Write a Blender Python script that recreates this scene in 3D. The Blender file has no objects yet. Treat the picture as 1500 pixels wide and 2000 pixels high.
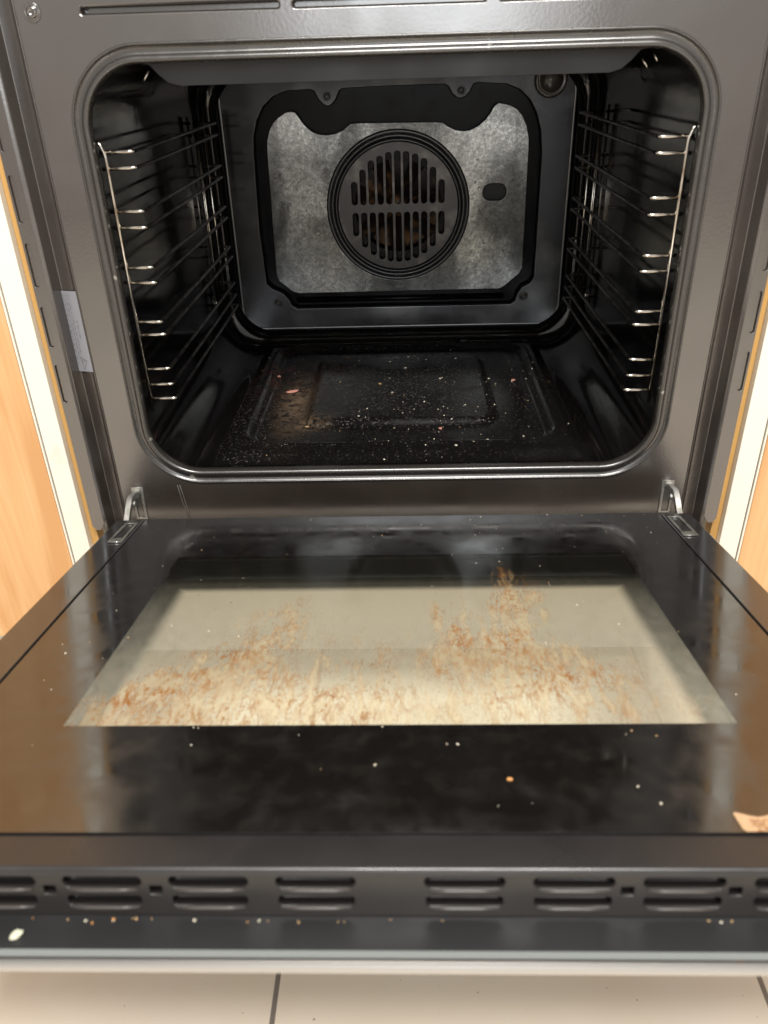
import bpy, bmesh, math, random
from mathutils import Vector, Matrix
random.seed(7)
S = bpy.context.scene
COL = S.collection

# ------------------------------------------------------------------ camera
px, py, pz, p, ya, ro, F = 0.0101, -0.7526, 0.4538, 0.5232, 0.0374, -0.0317, 1533.35
fw = Vector((-math.sin(ya)*math.cos(p), math.cos(ya)*math.cos(p), -math.sin(p)))
r0 = Vector((math.cos(ya), math.sin(ya), 0)); u0 = r0.cross(fw)
rt = r0*math.cos(ro) + u0*math.sin(ro); up = u0*math.cos(ro) - r0*math.sin(ro)
cd = bpy.data.cameras.new('camera'); cam = bpy.data.objects.new('camera', cd); COL.objects.link(cam)
M = Matrix((rt, up, -fw)).transposed().to_4x4(); M.translation = (px, py, pz)
cam.matrix_world = M
cd.sensor_fit = 'VERTICAL'; cd.sensor_height = 36; cd.sensor_width = 27; cd.lens = F/2000*36
cd.clip_start = 0.01; cd.clip_end = 60
cd.dof.use_dof = True; cd.dof.focus_distance = 1.02; cd.dof.aperture_fstop = 9
S.camera = cam

# ------------------------------------------------------------------ light
W = bpy.data.worlds.new('World'); S.world = W; W.use_nodes = True
nt = W.node_tree; nt.nodes.clear()
wo = nt.nodes.new('ShaderNodeOutputWorld'); bg = nt.nodes.new('ShaderNodeBackground')
tc = nt.nodes.new('ShaderNodeTexCoord'); sx = nt.nodes.new('ShaderNodeSeparateXYZ')
nt.links.new(tc.outputs['Generated'], sx.inputs[0])
cr = nt.nodes.new('ShaderNodeValToRGB')          # room tone by height: floor side darker and warm, ceiling bright
mr = nt.nodes.new('ShaderNodeMapRange'); mr.inputs[1].default_value = -1; mr.inputs[2].default_value = 1
nt.links.new(sx.outputs['Z'], mr.inputs[0]); nt.links.new(mr.outputs[0], cr.inputs[0])
e = cr.color_ramp.elements
e[0].position = 0.0; e[0].color = (.30, .24, .18, 1)
e[1].position = 1.0; e[1].color = (.95, .93, .90, 1)
q = e.new(.40); q.color = (.50, .42, .34, 1)
q = e.new(.48); q.color = (1.05, .95, .84, 1)
q = e.new(.56); q.color = (1.15, 1.10, 1.04, 1)
q = e.new(.66); q.color = (.70, .69, .67, 1)
nt.links.new(cr.outputs[0], bg.inputs[0]); bg.inputs[1].default_value = 0.66
nt.links.new(bg.outputs[0], wo.inputs[0])

def area(name, loc, target, sx_, sy_, power, col):
    l = bpy.data.lights.new(name, 'AREA'); l.shape = 'RECTANGLE'; l.size = sx_; l.size_y = sy_
    l.energy = power; l.color = col
    o = bpy.data.objects.new(name, l); COL.objects.link(o); o.location = loc
    o.rotation_euler = (Vector(target)-Vector(loc)).to_track_quat('-Z', 'Y').to_euler()
    return o
area('ceiling_lamp', (0.15, -1.35, 2.2), (0, -.1, .1), 1.0, .5, 80, (1, .965, .91))
area('window_light', (0.10, -3.1, .80), (0, 0, .45), 1.1, .8, 11, (.93, .97, 1))

S.view_settings.view_transform = 'Standard'; S.view_settings.look = 'None'
S.view_settings.exposure = 0.12; S.view_settings.gamma = 1; S.view_settings.use_curve_mapping = False

# ------------------------------------------------------------------ materials
def lk(n, a, b): n.links.new(a, b)
def mat(name, col, rough=.4, metal=0, ior=1.5, spec=None, noise=None, rnoise=None, bump=None, coat=0):
    m = bpy.data.materials.new(name); m.use_nodes = True; n = m.node_tree
    b = n.nodes['Principled BSDF']
    b.inputs['Base Color'].default_value = (*col, 1); b.inputs['Roughness'].default_value = rough
    b.inputs['Metallic'].default_value = metal; b.inputs['IOR'].default_value = ior
    b.inputs['Coat Weight'].default_value = coat; b.inputs['Coat Roughness'].default_value = .08
    t = n.nodes.new('ShaderNodeTexCoord')
    def nz(sc, det=6, stretch=None, dist=0):
        x = n.nodes.new('ShaderNodeTexNoise'); x.inputs['Scale'].default_value = sc; x.inputs['Detail'].default_value = det
        x.inputs['Distortion'].default_value = dist
        mp = n.nodes.new('ShaderNodeMapping'); lk(n, t.outputs['Object'], mp.inputs[0])
        if stretch: mp.inputs['Scale'].default_value = stretch
        lk(n, mp.outputs[0], x.inputs['Vector']); return x.outputs['Fac']
    if noise:       # (scale, other colour, low, high[, stretch])
        rp = n.nodes.new('ShaderNodeMapRange'); rp.inputs[1].default_value = noise[2]; rp.inputs[2].default_value = noise[3]
        lk(n, nz(noise[0], 8, noise[4] if len(noise) > 4 else None), rp.inputs[0])
        mx = n.nodes.new('ShaderNodeMix'); mx.data_type = 'RGBA'
        mx.inputs[6].default_value = (*col, 1); mx.inputs[7].default_value = (*noise[1], 1)
        lk(n, rp.outputs[0], mx.inputs[0]); lk(n, mx.outputs[2], b.inputs['Base Color'])
    if rnoise:      # (scale, low, high)
        rp = n.nodes.new('ShaderNodeMapRange'); rp.inputs[1].default_value = .3; rp.inputs[2].default_value = .7
        rp.inputs[3].default_value = rnoise[1]; rp.inputs[4].default_value = rnoise[2]
        lk(n, nz(rnoise[0], 5, rnoise[3] if len(rnoise) > 3 else None, .4), rp.inputs[0]); lk(n, rp.outputs[0], b.inputs['Roughness'])
    if bump:        # (scale, distance)
        bp = n.nodes.new('ShaderNodeBump'); bp.inputs['Distance'].default_value = bump[1]; bp.inputs['Strength'].default_value = .5
        lk(n, nz(bump[0], 3), bp.inputs['Height']); lk(n, bp.outputs[0], b.inputs['Normal'])
    return m
ENAM = mat('dark_enamel', (.026, .020, .0165), .2, 0, 2.4, rnoise=(10, .14, .28), noise=(12, (.036, .028, .023), .4, .7), bump=(320, .00012))
RIM = mat('rim_enamel', (.030, .026, .023), .26, 0, 1.9, rnoise=(40, .2, .34), noise=(55, (.30, .28, .25), .69, .73))
CAV = mat('cavity_enamel', (.0035, .003, .003), .1, 0, 1.75, rnoise=(12, .045, .17), bump=(30, .0004))
BLK = mat('black_enamel', (.003, .003, .004), .2, 0, 1.22, rnoise=(30, .12, .25))
PANEL = mat('back_panel_grey', (.055, .055, .058), .3, .85, 1.4, rnoise=(9, .12, .40, (1, 1, .4)), noise=(9, (.14, .14, .14), .50, .66))
def steel_mat():
    m = mat('aluminised_steel', (.4, .4, .39), .3, .9); n = m.node_tree; b = n.nodes['Principled BSDF']; t = n.nodes.new('ShaderNodeTexCoord')
    def nz(sc, st=(1, 1, 1), det=6, dist=0, kind='ShaderNodeTexNoise'):
        mp = n.nodes.new('ShaderNodeMapping'); mp.inputs['Scale'].default_value = st; lk(n, t.outputs['Object'], mp.inputs[0])
        x = n.nodes.new(kind); x.inputs['Scale'].default_value = sc
        if kind == 'ShaderNodeTexNoise': x.inputs['Detail'].default_value = det; x.inputs['Distortion'].default_value = dist
        lk(n, mp.outputs[0], x.inputs['Vector']); return x
    def rng(f, a_, b_, lo=0, hi=1):
        r = n.nodes.new('ShaderNodeMapRange'); r.inputs[1].default_value = a_; r.inputs[2].default_value = b_; r.inputs[3].default_value = lo; r.inputs[4].default_value = hi
        lk(n, f, r.inputs[0]); return r.outputs[0]
    def mul(a_, b_):
        x = n.nodes.new('ShaderNodeMath'); x.operation = 'MULTIPLY'; lk(n, a_, x.inputs[0]); lk(n, b_, x.inputs[1]); return x.outputs[0]
    v = nz(260, kind='ShaderNodeTexVoronoi'); sp = n.nodes.new('ShaderNodeSeparateColor'); lk(n, v.outputs['Color'], sp.inputs[0])
    grain = rng(sp.outputs[0], 0, 1, .72, 1.15)
    fine = rng(nz(480, det=3).outputs['Fac'], .35, .65, .75, 1.2)
    shade = rng(nz(8, (1, 1, 1), 9, .8).outputs['Fac'], .40, .60, 1, .30)
    run = rng(nz(30, (1, 1, .12), 6, .3).outputs['Fac'], .52, .70, 1, .62)
    spots = rng(nz(150, det=2).outputs['Fac'], .72, .75, 1, .25)
    f = mul(mul(mul(grain, fine), mul(shade, run)), spots)
    c = n.nodes.new('ShaderNodeMix'); c.data_type = 'RGBA'; c.inputs[6].default_value = (0, 0, 0, 1); c.inputs[7].default_value = (.37, .378, .37, 1); c.clamp_factor = False
    lk(n, f, c.inputs[0]); lk(n, c.outputs[2], b.inputs['Base Color'])
    lk(n, rng(nz(7, det=5).outputs['Fac'], .3, .7, .15, .33), b.inputs['Roughness'])
    bp = n.nodes.new('ShaderNodeBump'); bp.inputs['Distance'].default_value = .0002; bp.inputs['Strength'].default_value = .5
    lk(n, nz(300, det=4).outputs['Fac'], bp.inputs['Height']); lk(n, bp.outputs[0], b.inputs['Normal'])
    return m
SILV = steel_mat()
DISC = mat('fan_cover_steel', (.060, .057, .056), .38, .7, 1.5, noise=(45, (.12, .11, .10), .5, .68), bump=(200, .0003))
RING = mat('ring_enamel', (.012, .012, .013), .22, 0, 1.6)
CHROME = mat('chrome_wire', (.62, .58, .52), .2, 1, noise=(90, (.30, .24, .18), .5, .75))
DULL = mat('dull_wire', (.21, .19, .17), .3, 1, noise=(60, (.05, .04, .035), .45, .6))
ZINC = mat('zinc_steel', (.50, .49, .46), .33, .9, rnoise=(60, .22, .5), noise=(80, (.3, .29, .26), .5, .7))
DARK = mat('void_black', (.003, .003, .003), .6)
RUST = mat('browned_fan', (.016, .010, .009), .5, .3, noise=(34, (.26, .13, .05), .52, .64))
GLASSBLK = mat('black_printed_glass', (.007, .006, .0055), .1, 0, 2.15, rnoise=(38, .05, .24), noise=(70, (.014, .012, .010), .50, .72))
TRIM = mat('satin_black_trim', (.014, .012, .012), .30, 0, 1.7, rnoise=(30, .24, .4))
VENT = mat('vent_trim_plastic', (.018, .015, .014), .34, 0, 1.6, rnoise=(60, .28, .45))
EDGEG = mat('glass_edge', (.19, .215, .22), .2, 0, 1.5)
SILVER = mat('silver_handle', (.44, .42, .395), .36, .5)
WHITE = mat('white_laminate', (.80, .76, .66), .35, 0, noise=(35, (.70, .66, .56), .6, .75))
TAN = mat('raw_edging', (.56, .32, .10), .5, noise=(60, (.44, .24, .07), .5, .7, (1, 1, .1)))
LABEL = mat('label_silver', (.24, .24, .265), .35, .1)
INK = mat('label_ink', (.10, .10, .105), .6)
ORANGE = mat('warning_paper', (.58, .36, .21), .5, noise=(120, (.50, .33, .18), .4, .6))
ORINK = mat('warning_ink', (.34, .16, .07), .6)

def wood(name):
    m = bpy.data.materials.new(name); m.use_nodes = True; n = m.node_tree; b = n.nodes['Principled BSDF']
    t = n.nodes.new('ShaderNodeTexCoord'); mp = n.nodes.new('ShaderNodeMapping'); mp.inputs['Scale'].default_value = (9, 9, 1.0)
    lk(n, t.outputs['Object'], mp.inputs[0])
    a = n.nodes.new('ShaderNodeTexNoise'); a.inputs['Scale'].default_value = 2.2; a.inputs['Detail'].default_value = 8; a.inputs['Distortion'].default_value = 1.2
    lk(n, mp.outputs[0], a.inputs['Vector'])
    mp2 = n.nodes.new('ShaderNodeMapping'); mp2.inputs['Scale'].default_value = (160, 160, 6); lk(n, t.outputs['Object'], mp2.inputs[0])
    c = n.nodes.new('ShaderNodeTexNoise'); c.inputs['Scale'].default_value = 1; c.inputs['Detail'].default_value = 4; lk(n, mp2.outputs[0], c.inputs['Vector'])
    ad = n.nodes.new('ShaderNodeMath'); ad.operation = 'MULTIPLY_ADD'; ad.inputs[1].default_value = .3
    lk(n, c.outputs['Fac'], ad.inputs[0]); lk(n, a.outputs['Fac'], ad.inputs[2])
    r = n.nodes.new('ShaderNodeValToRGB'); lk(n, ad.outputs[0], r.inputs[0])
    el = r.color_ramp.elements
    el[0].position = .50; el[0].color = (.60, .315, .125, 1); el[1].position = .78; el[1].color = (.72, .44, .215, 1)
    lk(n, r.outputs[0], b.inputs['Base Color']); b.inputs['Roughness'].default_value = .38
    return m
WOOD = wood('beech_laminate')

def math_(n, op, a, b=None, c=None):
    x = n.nodes.new('ShaderNodeMath'); x.operation = op
    for i, v in enumerate((a, b, c)):
        if v is None: continue
        if isinstance(v, (int, float)): x.inputs[i].default_value = v
        else: lk(n, v, x.inputs[i])
    return x.outputs[0]

def tile_mat():
    m = bpy.data.materials.new('cream_floor_tile'); m.use_nodes = True; n = m.node_tree; b = n.nodes['Principled BSDF']
    t = n.nodes.new('ShaderNodeTexCoord'); s = n.nodes.new('ShaderNodeSeparateXYZ'); lk(n, t.outputs['Object'], s.inputs[0])
    def joint(sock, off):
        a = math_(n, 'ADD', sock, off); a = math_(n, 'PINGPONG', a, .392/2); return math_(n, 'LESS_THAN', a, .0021)
    j = math_(n, 'MAXIMUM', joint(s.outputs['X'], .1032), joint(s.outputs['Y'], .16))
    a = n.nodes.new('ShaderNodeTexNoise'); a.inputs['Scale'].default_value = 5; a.inputs['Detail'].default_value = 5; lk(n, t.outputs['Object'], a.inputs['Vector'])
    r = n.nodes.new('ShaderNodeValToRGB'); lk(n, a.outputs['Fac'], r.inputs[0])
    r.color_ramp.elements[0].position = .35; r.color_ramp.elements[0].color = (.78, .68, .56, 1)
    r.color_ramp.elements[1].position = .7; r.color_ramp.elements[1].color = (.84, .77, .67, 1)
    v = n.nodes.new('ShaderNodeTexNoise'); v.inputs['Scale'].default_value = 190; v.inputs['Detail'].default_value = 2; lk(n, t.outputs['Object'], v.inputs['Vector'])
    sp = n.nodes.new('ShaderNodeMapRange'); sp.inputs[1].default_value = .735; sp.inputs[2].default_value = .76; lk(n, v.outputs['Fac'], sp.inputs[0])
    m1 = n.nodes.new('ShaderNodeMix'); m1.data_type = 'RGBA'; lk(n, sp.outputs[0], m1.inputs[0]); lk(n, r.outputs[0], m1.inputs[6]); m1.inputs[7].default_value = (.24, .19, .15, 1)
    jm = n.nodes.new('ShaderNodeMapRange'); jm.inputs[1].default_value = -.34; jm.inputs[2].default_value = -.26; lk(n, s.outputs['Y'], jm.inputs[0])   # grout is cleaner under the cupboards
    jc = n.nodes.new('ShaderNodeMix'); jc.data_type = 'RGBA'; lk(n, jm.outputs[0], jc.inputs[0]); jc.inputs[6].default_value = (.20, .17, .15, 1); jc.inputs[7].default_value = (.66, .55, .43, 1)
    m2 = n.nodes.new('ShaderNodeMix'); m2.data_type = 'RGBA'; lk(n, j, m2.inputs[0]); lk(n, m1.outputs[2], m2.inputs[6]); lk(n, jc.outputs[2], m2.inputs[7])
    lk(n, m2.outputs[2], b.inputs['Base Color']); b.inputs['Roughness'].default_value = .35
    bp = n.nodes.new('ShaderNodeBump'); bp.inputs['Distance'].default_value = .002; bp.inputs['Strength'].default_value = .6
    lk(n, math_(n, 'SUBTRACT', 1, j), bp.inputs['Height']); lk(n, bp.outputs[0], b.inputs['Normal'])
    return m

def glass_mix(n, tint, ior, rough):
    tr = n.nodes.new('ShaderNodeBsdfTransparent'); tr.inputs[0].default_value = (*tint, 1)
    gl = n.nodes.new('ShaderNodeBsdfGlossy'); gl.inputs['Roughness'].default_value = rough
    fr = n.nodes.new('ShaderNodeFresnel'); fr.inputs[0].default_value = ior
    mx = n.nodes.new('ShaderNodeMixShader'); lk(n, fr.outputs[0], mx.inputs[0]); lk(n, tr.outputs[0], mx.inputs[1]); lk(n, gl.outputs[0], mx.inputs[2])
    return mx.outputs[0]

def stained_glass():
    m = bpy.data.materials.new('stained_oven_glass'); m.use_nodes = True; n = m.node_tree; n.nodes.clear()
    out = n.nodes.new('ShaderNodeOutputMaterial'); t = n.nodes.new('ShaderNodeTexCoord')
    s = n.nodes.new('ShaderNodeSeparateXYZ'); lk(n, t.outputs['Object'], s.inputs[0]); X = s.outputs['X']; Yc = math_(n, 'MULTIPLY', s.outputs['Y'], -1)
    def noise(scale, st, det=7, dist=0.6):
        mp = n.nodes.new('ShaderNodeMapping'); mp.inputs['Scale'].default_value = st; lk(n, t.outputs['Object'], mp.inputs[0])
        x = n.nodes.new('ShaderNodeTexNoise'); x.inputs['Scale'].default_value = scale; x.inputs['Detail'].default_value = det; x.inputs['Distortion'].default_value = dist
        x.inputs['Roughness'].default_value = .62
        lk(n, mp.outputs[0], x.inputs['Vector']); return x.outputs['Fac']
    def rng(f, a, b, lo=0, hi=1):
        r = n.nodes.new('ShaderNodeMapRange'); r.inputs[1].default_value = a; r.inputs[2].default_value = b; r.inputs[3].default_value = lo; r.inputs[4].default_value = hi
        lk(n, f, r.inputs[0]); return r.outputs[0]
    def blob(cx, cs, rx, rs, amp, shear=0):
        xx = math_(n, 'SUBTRACT', X, cx)
        ss = math_(n, 'SUBTRACT', Yc, cs)
        if shear: xx = math_(n, 'MULTIPLY_ADD', ss, -shear, xx)
        a = math_(n, 'POWER', math_(n, 'ABSOLUTE', math_(n, 'DIVIDE', xx, rx)), 2)
        b = math_(n, 'POWER', math_(n, 'ABSOLUTE', math_(n, 'DIVIDE', ss, rs)), 2)
        d = math_(n, 'ADD', a, b)
        return math_(n, 'MULTIPLY', math_(n, 'EXPONENT', math_(n, 'MULTIPLY', d, -1)), amp)
    parts = [blob(-.168, .345, .020, .045, .95, -.6), blob(-.135, .335, .012, .055, .95, -.5), blob(-.108, .325, .012, .05, .75, -.3),
             blob(-.092, .25, .035, .05, .42), blob(-.080, .235, .004, .05, .45),
             blob(.088, .225, .016, .060, 1.15, -.06), blob(.112, .20, .007, .035, .6), blob(.090, .30, .045, .032, .62),
             blob(.046, .25, .010, .05, .62), blob(.030, .25, .005, .05, .5), blob(.062, .29, .02, .04, .45),
             blob(-.02, .358, .18, .022, .26), blob(.12, .335, .05, .03, .30), blob(-.15, .35, .05, .02, .40), blob(-.06, .345, .05, .035, .5), blob(0, .31, .20, .07, .34), blob(.0885, .19, .0035, .055, .9), blob(-.172, .33, .006, .05, .8, -.5)]
    dens = parts[0]
    for q_ in parts[1:]: dens = math_(n, 'ADD', dens, q_)
    dens = math_(n, 'MINIMUM', dens, 1.0)
    # rust-brown grease: dried patches with darker rims, torn edges, longer along the pull of the door
    def fr(scx, scy, det, dist, rough):
        mp = n.nodes.new('ShaderNodeMapping'); mp.inputs['Scale'].default_value = (scx, scy, 1); lk(n, t.outputs['Object'], mp.inputs[0])
        x = n.nodes.new('ShaderNodeTexNoise'); x.inputs['Scale'].default_value = 1; x.inputs['Detail'].default_value = det; x.inputs['Distortion'].default_value = dist
        x.inputs['Roughness'].default_value = rough; lk(n, mp.outputs[0], x.inputs['Vector']); return x.outputs['Fac']
    f1 = math_(n, 'MULTIPLY_ADD', dens, .17, fr(120, 30, 12, .35, .74))
    f2 = math_(n, 'MULTIPLY_ADD', dens, .15, fr(260, 90, 8, .3, .68))
    body = rng(f1, .58, .68)
    rim = math_(n, 'EXPONENT', math_(n, 'MULTIPLY', math_(n, 'POWER', math_(n, 'ABSOLUTE', math_(n, 'DIVIDE', math_(n, 'SUBTRACT', f1, .635), .009)), 2), -1))
    def lines(scx, scy, det, dist, w):      # hair-thin meandering runs
        f_ = fr(scx, scy, det, dist, .6)
        return math_(n, 'EXPONENT', math_(n, 'MULTIPLY', math_(n, 'POWER', math_(n, 'ABSOLUTE', math_(n, 'DIVIDE', math_(n, 'SUBTRACT', f_, .5), w)), 2), -1))
    ln = math_(n, 'MULTIPLY', math_(n, 'MAXIMUM', lines(75, 16, 7, .6, .014), lines(120, 40, 8, .9, .015)), rng(fr(60, 40, 5, 0, .6), .42, .58))
    ln = math_(n, 'MULTIPLY', ln, rng(dens, .08, .7, 0, 1))
    dots = math_(n, 'MULTIPLY', rng(f2, .66, .70), rng(fr(330, 260, 3, 0, .6), .42, .55))
    brown = math_(n, 'MAXIMUM', math_(n, 'MAXIMUM', math_(n, 'MULTIPLY', rim, .72), math_(n, 'MULTIPLY', dots, .80)), math_(n, 'MULTIPLY', ln, 1.0))
    brown = math_(n, 'MULTIPLY', brown, rng(dens, .02, .3, .10, 1))
    brown = math_(n, 'MULTIPLY', brown, rng(fr(26, 20, 4, 0, .6), .35, .65, .45, 1.1))
    halo = math_(n, 'MULTIPLY', math_(n, 'MULTIPLY', body, .24), rng(dens, .05, .4))
    specks = rng(noise(1, (300, 230, 1), 2, 0), .72, .76, 0, .8)
    # milky film over the near half of the pane
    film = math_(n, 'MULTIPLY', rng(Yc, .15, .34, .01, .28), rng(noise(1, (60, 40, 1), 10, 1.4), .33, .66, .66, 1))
    base = glass_mix(n, (.99, .99, .95), 1.38, .07)
    def diff(c):
        d = n.nodes.new('ShaderNodeBsdfDiffuse'); d.inputs[0].default_value = (*c, 1)
        tl = n.nodes.new('ShaderNodeBsdfTranslucent'); tl.inputs[0].default_value = (*c, 1)
        q = n.nodes.new('ShaderNodeMixShader'); q.inputs[0].default_value = .35; lk(n, d.outputs[0], q.inputs[1]); lk(n, tl.outputs[0], q.inputs[2]); return q.outputs[0]
    cur = base
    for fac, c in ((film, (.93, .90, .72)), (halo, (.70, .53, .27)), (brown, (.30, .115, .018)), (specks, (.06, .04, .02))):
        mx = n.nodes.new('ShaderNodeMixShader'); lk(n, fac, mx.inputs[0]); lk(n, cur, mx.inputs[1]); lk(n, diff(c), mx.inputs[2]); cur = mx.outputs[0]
    lk(n, cur, out.inputs[0]); return m

def front_glass():
    # outer pane: black print whose edge fades out in fine dots
    m = bpy.data.materials.new('front_glass_print'); m.use_nodes = True; n = m.node_tree; n.nodes.clear()
    out = n.nodes.new('ShaderNodeOutputMaterial'); t = n.nodes.new('ShaderNodeTexCoord')
    s = n.nodes.new('ShaderNodeSeparateXYZ'); lk(n, t.outputs['Object'], s.inputs[0])
    dx = math_(n, 'SUBTRACT', math_(n, 'ABSOLUTE', s.outputs['X']), .2025)
    d1 = math_(n, 'SUBTRACT', .1120, math_(n, 'MULTIPLY', s.outputs['Y'], -1))
    d = math_(n, 'MAXIMUM', dx, d1)
    r = n.nodes.new('ShaderNodeMapRange'); r.interpolation_type = 'SMOOTHSTEP'; r.inputs[1].default_value = -.008; r.inputs[2].default_value = .006; r.inputs[3].default_value = 0; r.inputs[4].default_value = .97
    lk(n, d, r.inputs[0])
    b = n.nodes.new('ShaderNodeBsdfPrincipled'); b.inputs['Base Color'].default_value = (.004, .004, .003, 1); b.inputs['Roughness'].default_value = .08
    mx = n.nodes.new('ShaderNodeMixShader'); lk(n, r.outputs[0], mx.inputs[0]); lk(n, glass_mix(n, (.97, .985, .95), 1.35, .02), mx.inputs[1]); lk(n, b.outputs[0], mx.inputs[2])
    lk(n, mx.outputs[0], out.inputs[0]); return m

def dirty_floor_mat():
    m = bpy.data.materials.new('crumby_cavity_floor'); m.use_nodes = True; n = m.node_tree; b = n.nodes['Principled BSDF']
    t = n.nodes.new('ShaderNodeTexCoord'); s = n.nodes.new('ShaderNodeSeparateXYZ'); lk(n, t.outputs['Object'], s.inputs[0])
    def noise(sc, det=6, dist=.5):
        x = n.nodes.new('ShaderNodeTexNoise'); x.inputs['Scale'].default_value = sc; x.inputs['Detail'].default_value = det; x.inputs['Distortion'].default_value = dist
        lk(n, t.outputs['Object'], x.inputs['Vector']); return x.outputs['Fac']
    def rng(f, a, b_, lo=0, hi=1):
        r = n.nodes.new('ShaderNodeMapRange'); r.inputs[1].default_value = a; r.inputs[2].default_value = b_; r.inputs[3].default_value = lo; r.inputs[4].default_value = hi
        lk(n, f, r.inputs[0]); return r.outputs[0]
    def blob(cx, cy, rx, ry):
        a = math_(n, 'POWER', math_(n, 'ABSOLUTE', math_(n, 'DIVIDE', math_(n, 'SUBTRACT', s.outputs['X'], cx), rx)), 2)
        c = math_(n, 'POWER', math_(n, 'ABSOLUTE', math_(n, 'DIVIDE', math_(n, 'SUBTRACT', s.outputs['Y'], cy), ry)), 2)
        return math_(n, 'EXPONENT', math_(n, 'MULTIPLY', math_(n, 'ADD', a, c), -1))
    tan = math_(n, 'MAXIMUM', blob(-.133, .185, .020, .085), math_(n, 'MULTIPLY', blob(-.118, .12, .025, .02), .9))
    tanm = math_(n, 'MULTIPLY', tan, rng(noise(75, 8, 1.5), .34, .56))
    grit = math_(n, 'MULTIPLY', math_(n, 'ADD', blob(0, .23, .19, .16), math_(n, 'MULTIPLY', blob(-.22, .1, .07, .1), .7)), rng(noise(330, 2, 0), .58, .66))
    burn = math_(n, 'MULTIPLY', blob(-.16, .3, .06, .08), rng(noise(50, 6), .45, .6, 0, .5))
    def mix(f, a, c):
        x = n.nodes.new('ShaderNodeMix'); x.data_type = 'RGBA'; lk(n, f, x.inputs[0])
        if isinstance(a, tuple): x.inputs[6].default_value = (*a, 1)
        else: lk(n, a, x.inputs[6])
        x.inputs[7].default_value = (*c, 1); return x.outputs[2]
    c = mix(grit, (.005, .0045, .0045), (.050, .043, .038)); c = mix(burn, c, (.05, .018, .012)); c = mix(tanm, c, (.10, .066, .040))
    lk(n, c, b.inputs['Base Color'])
    rough = math_(n, 'MAXIMUM', rng(noise(11, 6, 1), .35, .65, .10, .34), math_(n, 'MULTIPLY', math_(n, 'ADD', tanm, grit), .7))
    lk(n, rough, b.inputs['Roughness'])
    bp = n.nodes.new('ShaderNodeBump'); bp.inputs['Distance'].default_value = .0012; bp.inputs['Strength'].default_value = .7
    lk(n, math_(n, 'ADD', math_(n, 'ADD', grit, tanm), math_(n, 'MULTIPLY', noise(90), .15)), bp.inputs['Height']); lk(n, bp.outputs[0], b.inputs['Normal'])
    return m

# ------------------------------------------------------------------ mesh helpers
def link(name, me, m, parent=None, smooth=False):
    if m is not None:
        for x in (m if isinstance(m, (list, tuple)) else [m]): me.materials.append(x)
    o = bpy.data.objects.new(name, me); COL.objects.link(o)
    if parent is not None: o.parent = parent
    if smooth:
        for f in me.polygons: f.use_smooth = True
    return o
def raw(name, vs, fs, m, parent=None, smooth=False, fix=True):
    me = bpy.data.meshes.new(name); me.from_pydata([tuple(v) for v in vs], [], fs)
    if fix:
        bm = bmesh.new(); bm.from_mesh(me); bmesh.ops.recalc_face_normals(bm, faces=bm.faces); bm.to_mesh(me); bm.free()
    return link(name, me, m, parent, smooth)
def frombm(name, bm, m, parent=None, smooth=False):
    me = bpy.data.meshes.new(name); bmesh.ops.recalc_face_normals(bm, faces=bm.faces); bm.to_mesh(me); bm.free()
    return link(name, me, m, parent, smooth)
def addbox(bm, a, b, bev=0, mi=0):
    x0, y0, z0 = a; x1, y1, z1 = b
    r = bmesh.ops.create_cube(bm, size=1)
    for v in r['verts']: v.co = Vector(((x0+x1)/2+v.co.x*(x1-x0), (y0+y1)/2+v.co.y*(y1-y0), (z0+z1)/2+v.co.z*(z1-z0)))
    fs = list({f for v in r['verts'] for f in v.link_faces})
    for f in fs: f.material_index = mi
    if bev:
        es = list({e_ for v in r['verts'] for e_ in v.link_edges})
        q = bmesh.ops.bevel(bm, geom=es, offset=bev, segments=2, profile=.5, affect='EDGES')
        for f in q['faces']: f.material_index = mi
def box(name, a, b, m, parent=None, bev=0):
    bm = bmesh.new(); addbox(bm, a, b, bev); return frombm(name, bm, m, parent)
def rr(hw, z0, z1, r, n=10, cx=0):
    pts = []
    for (sx_, zc, a0) in ((1, z1-r, 0), (-1, z1-r, 90), (-1, z0+r, 180), (1, z0+r, 270)):
        for i in range(n+1):
            a = math.radians(a0+90*i/n); pts.append((cx+sx_*(hw-r)+r*math.cos(a), zc+r*math.sin(a)))
    return pts
def slot(u0, v0, u1, v1, r, n=5):
    return [(x+(u0+u1)/2, z) for x, z in rr((u1-u0)/2, v0, v1, r, n)]
def circ(cx, cz, r, n=48): return [(cx+r*math.cos(2*math.pi*i/n), cz+r*math.sin(2*math.pi*i/n)) for i in range(n)]
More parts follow.
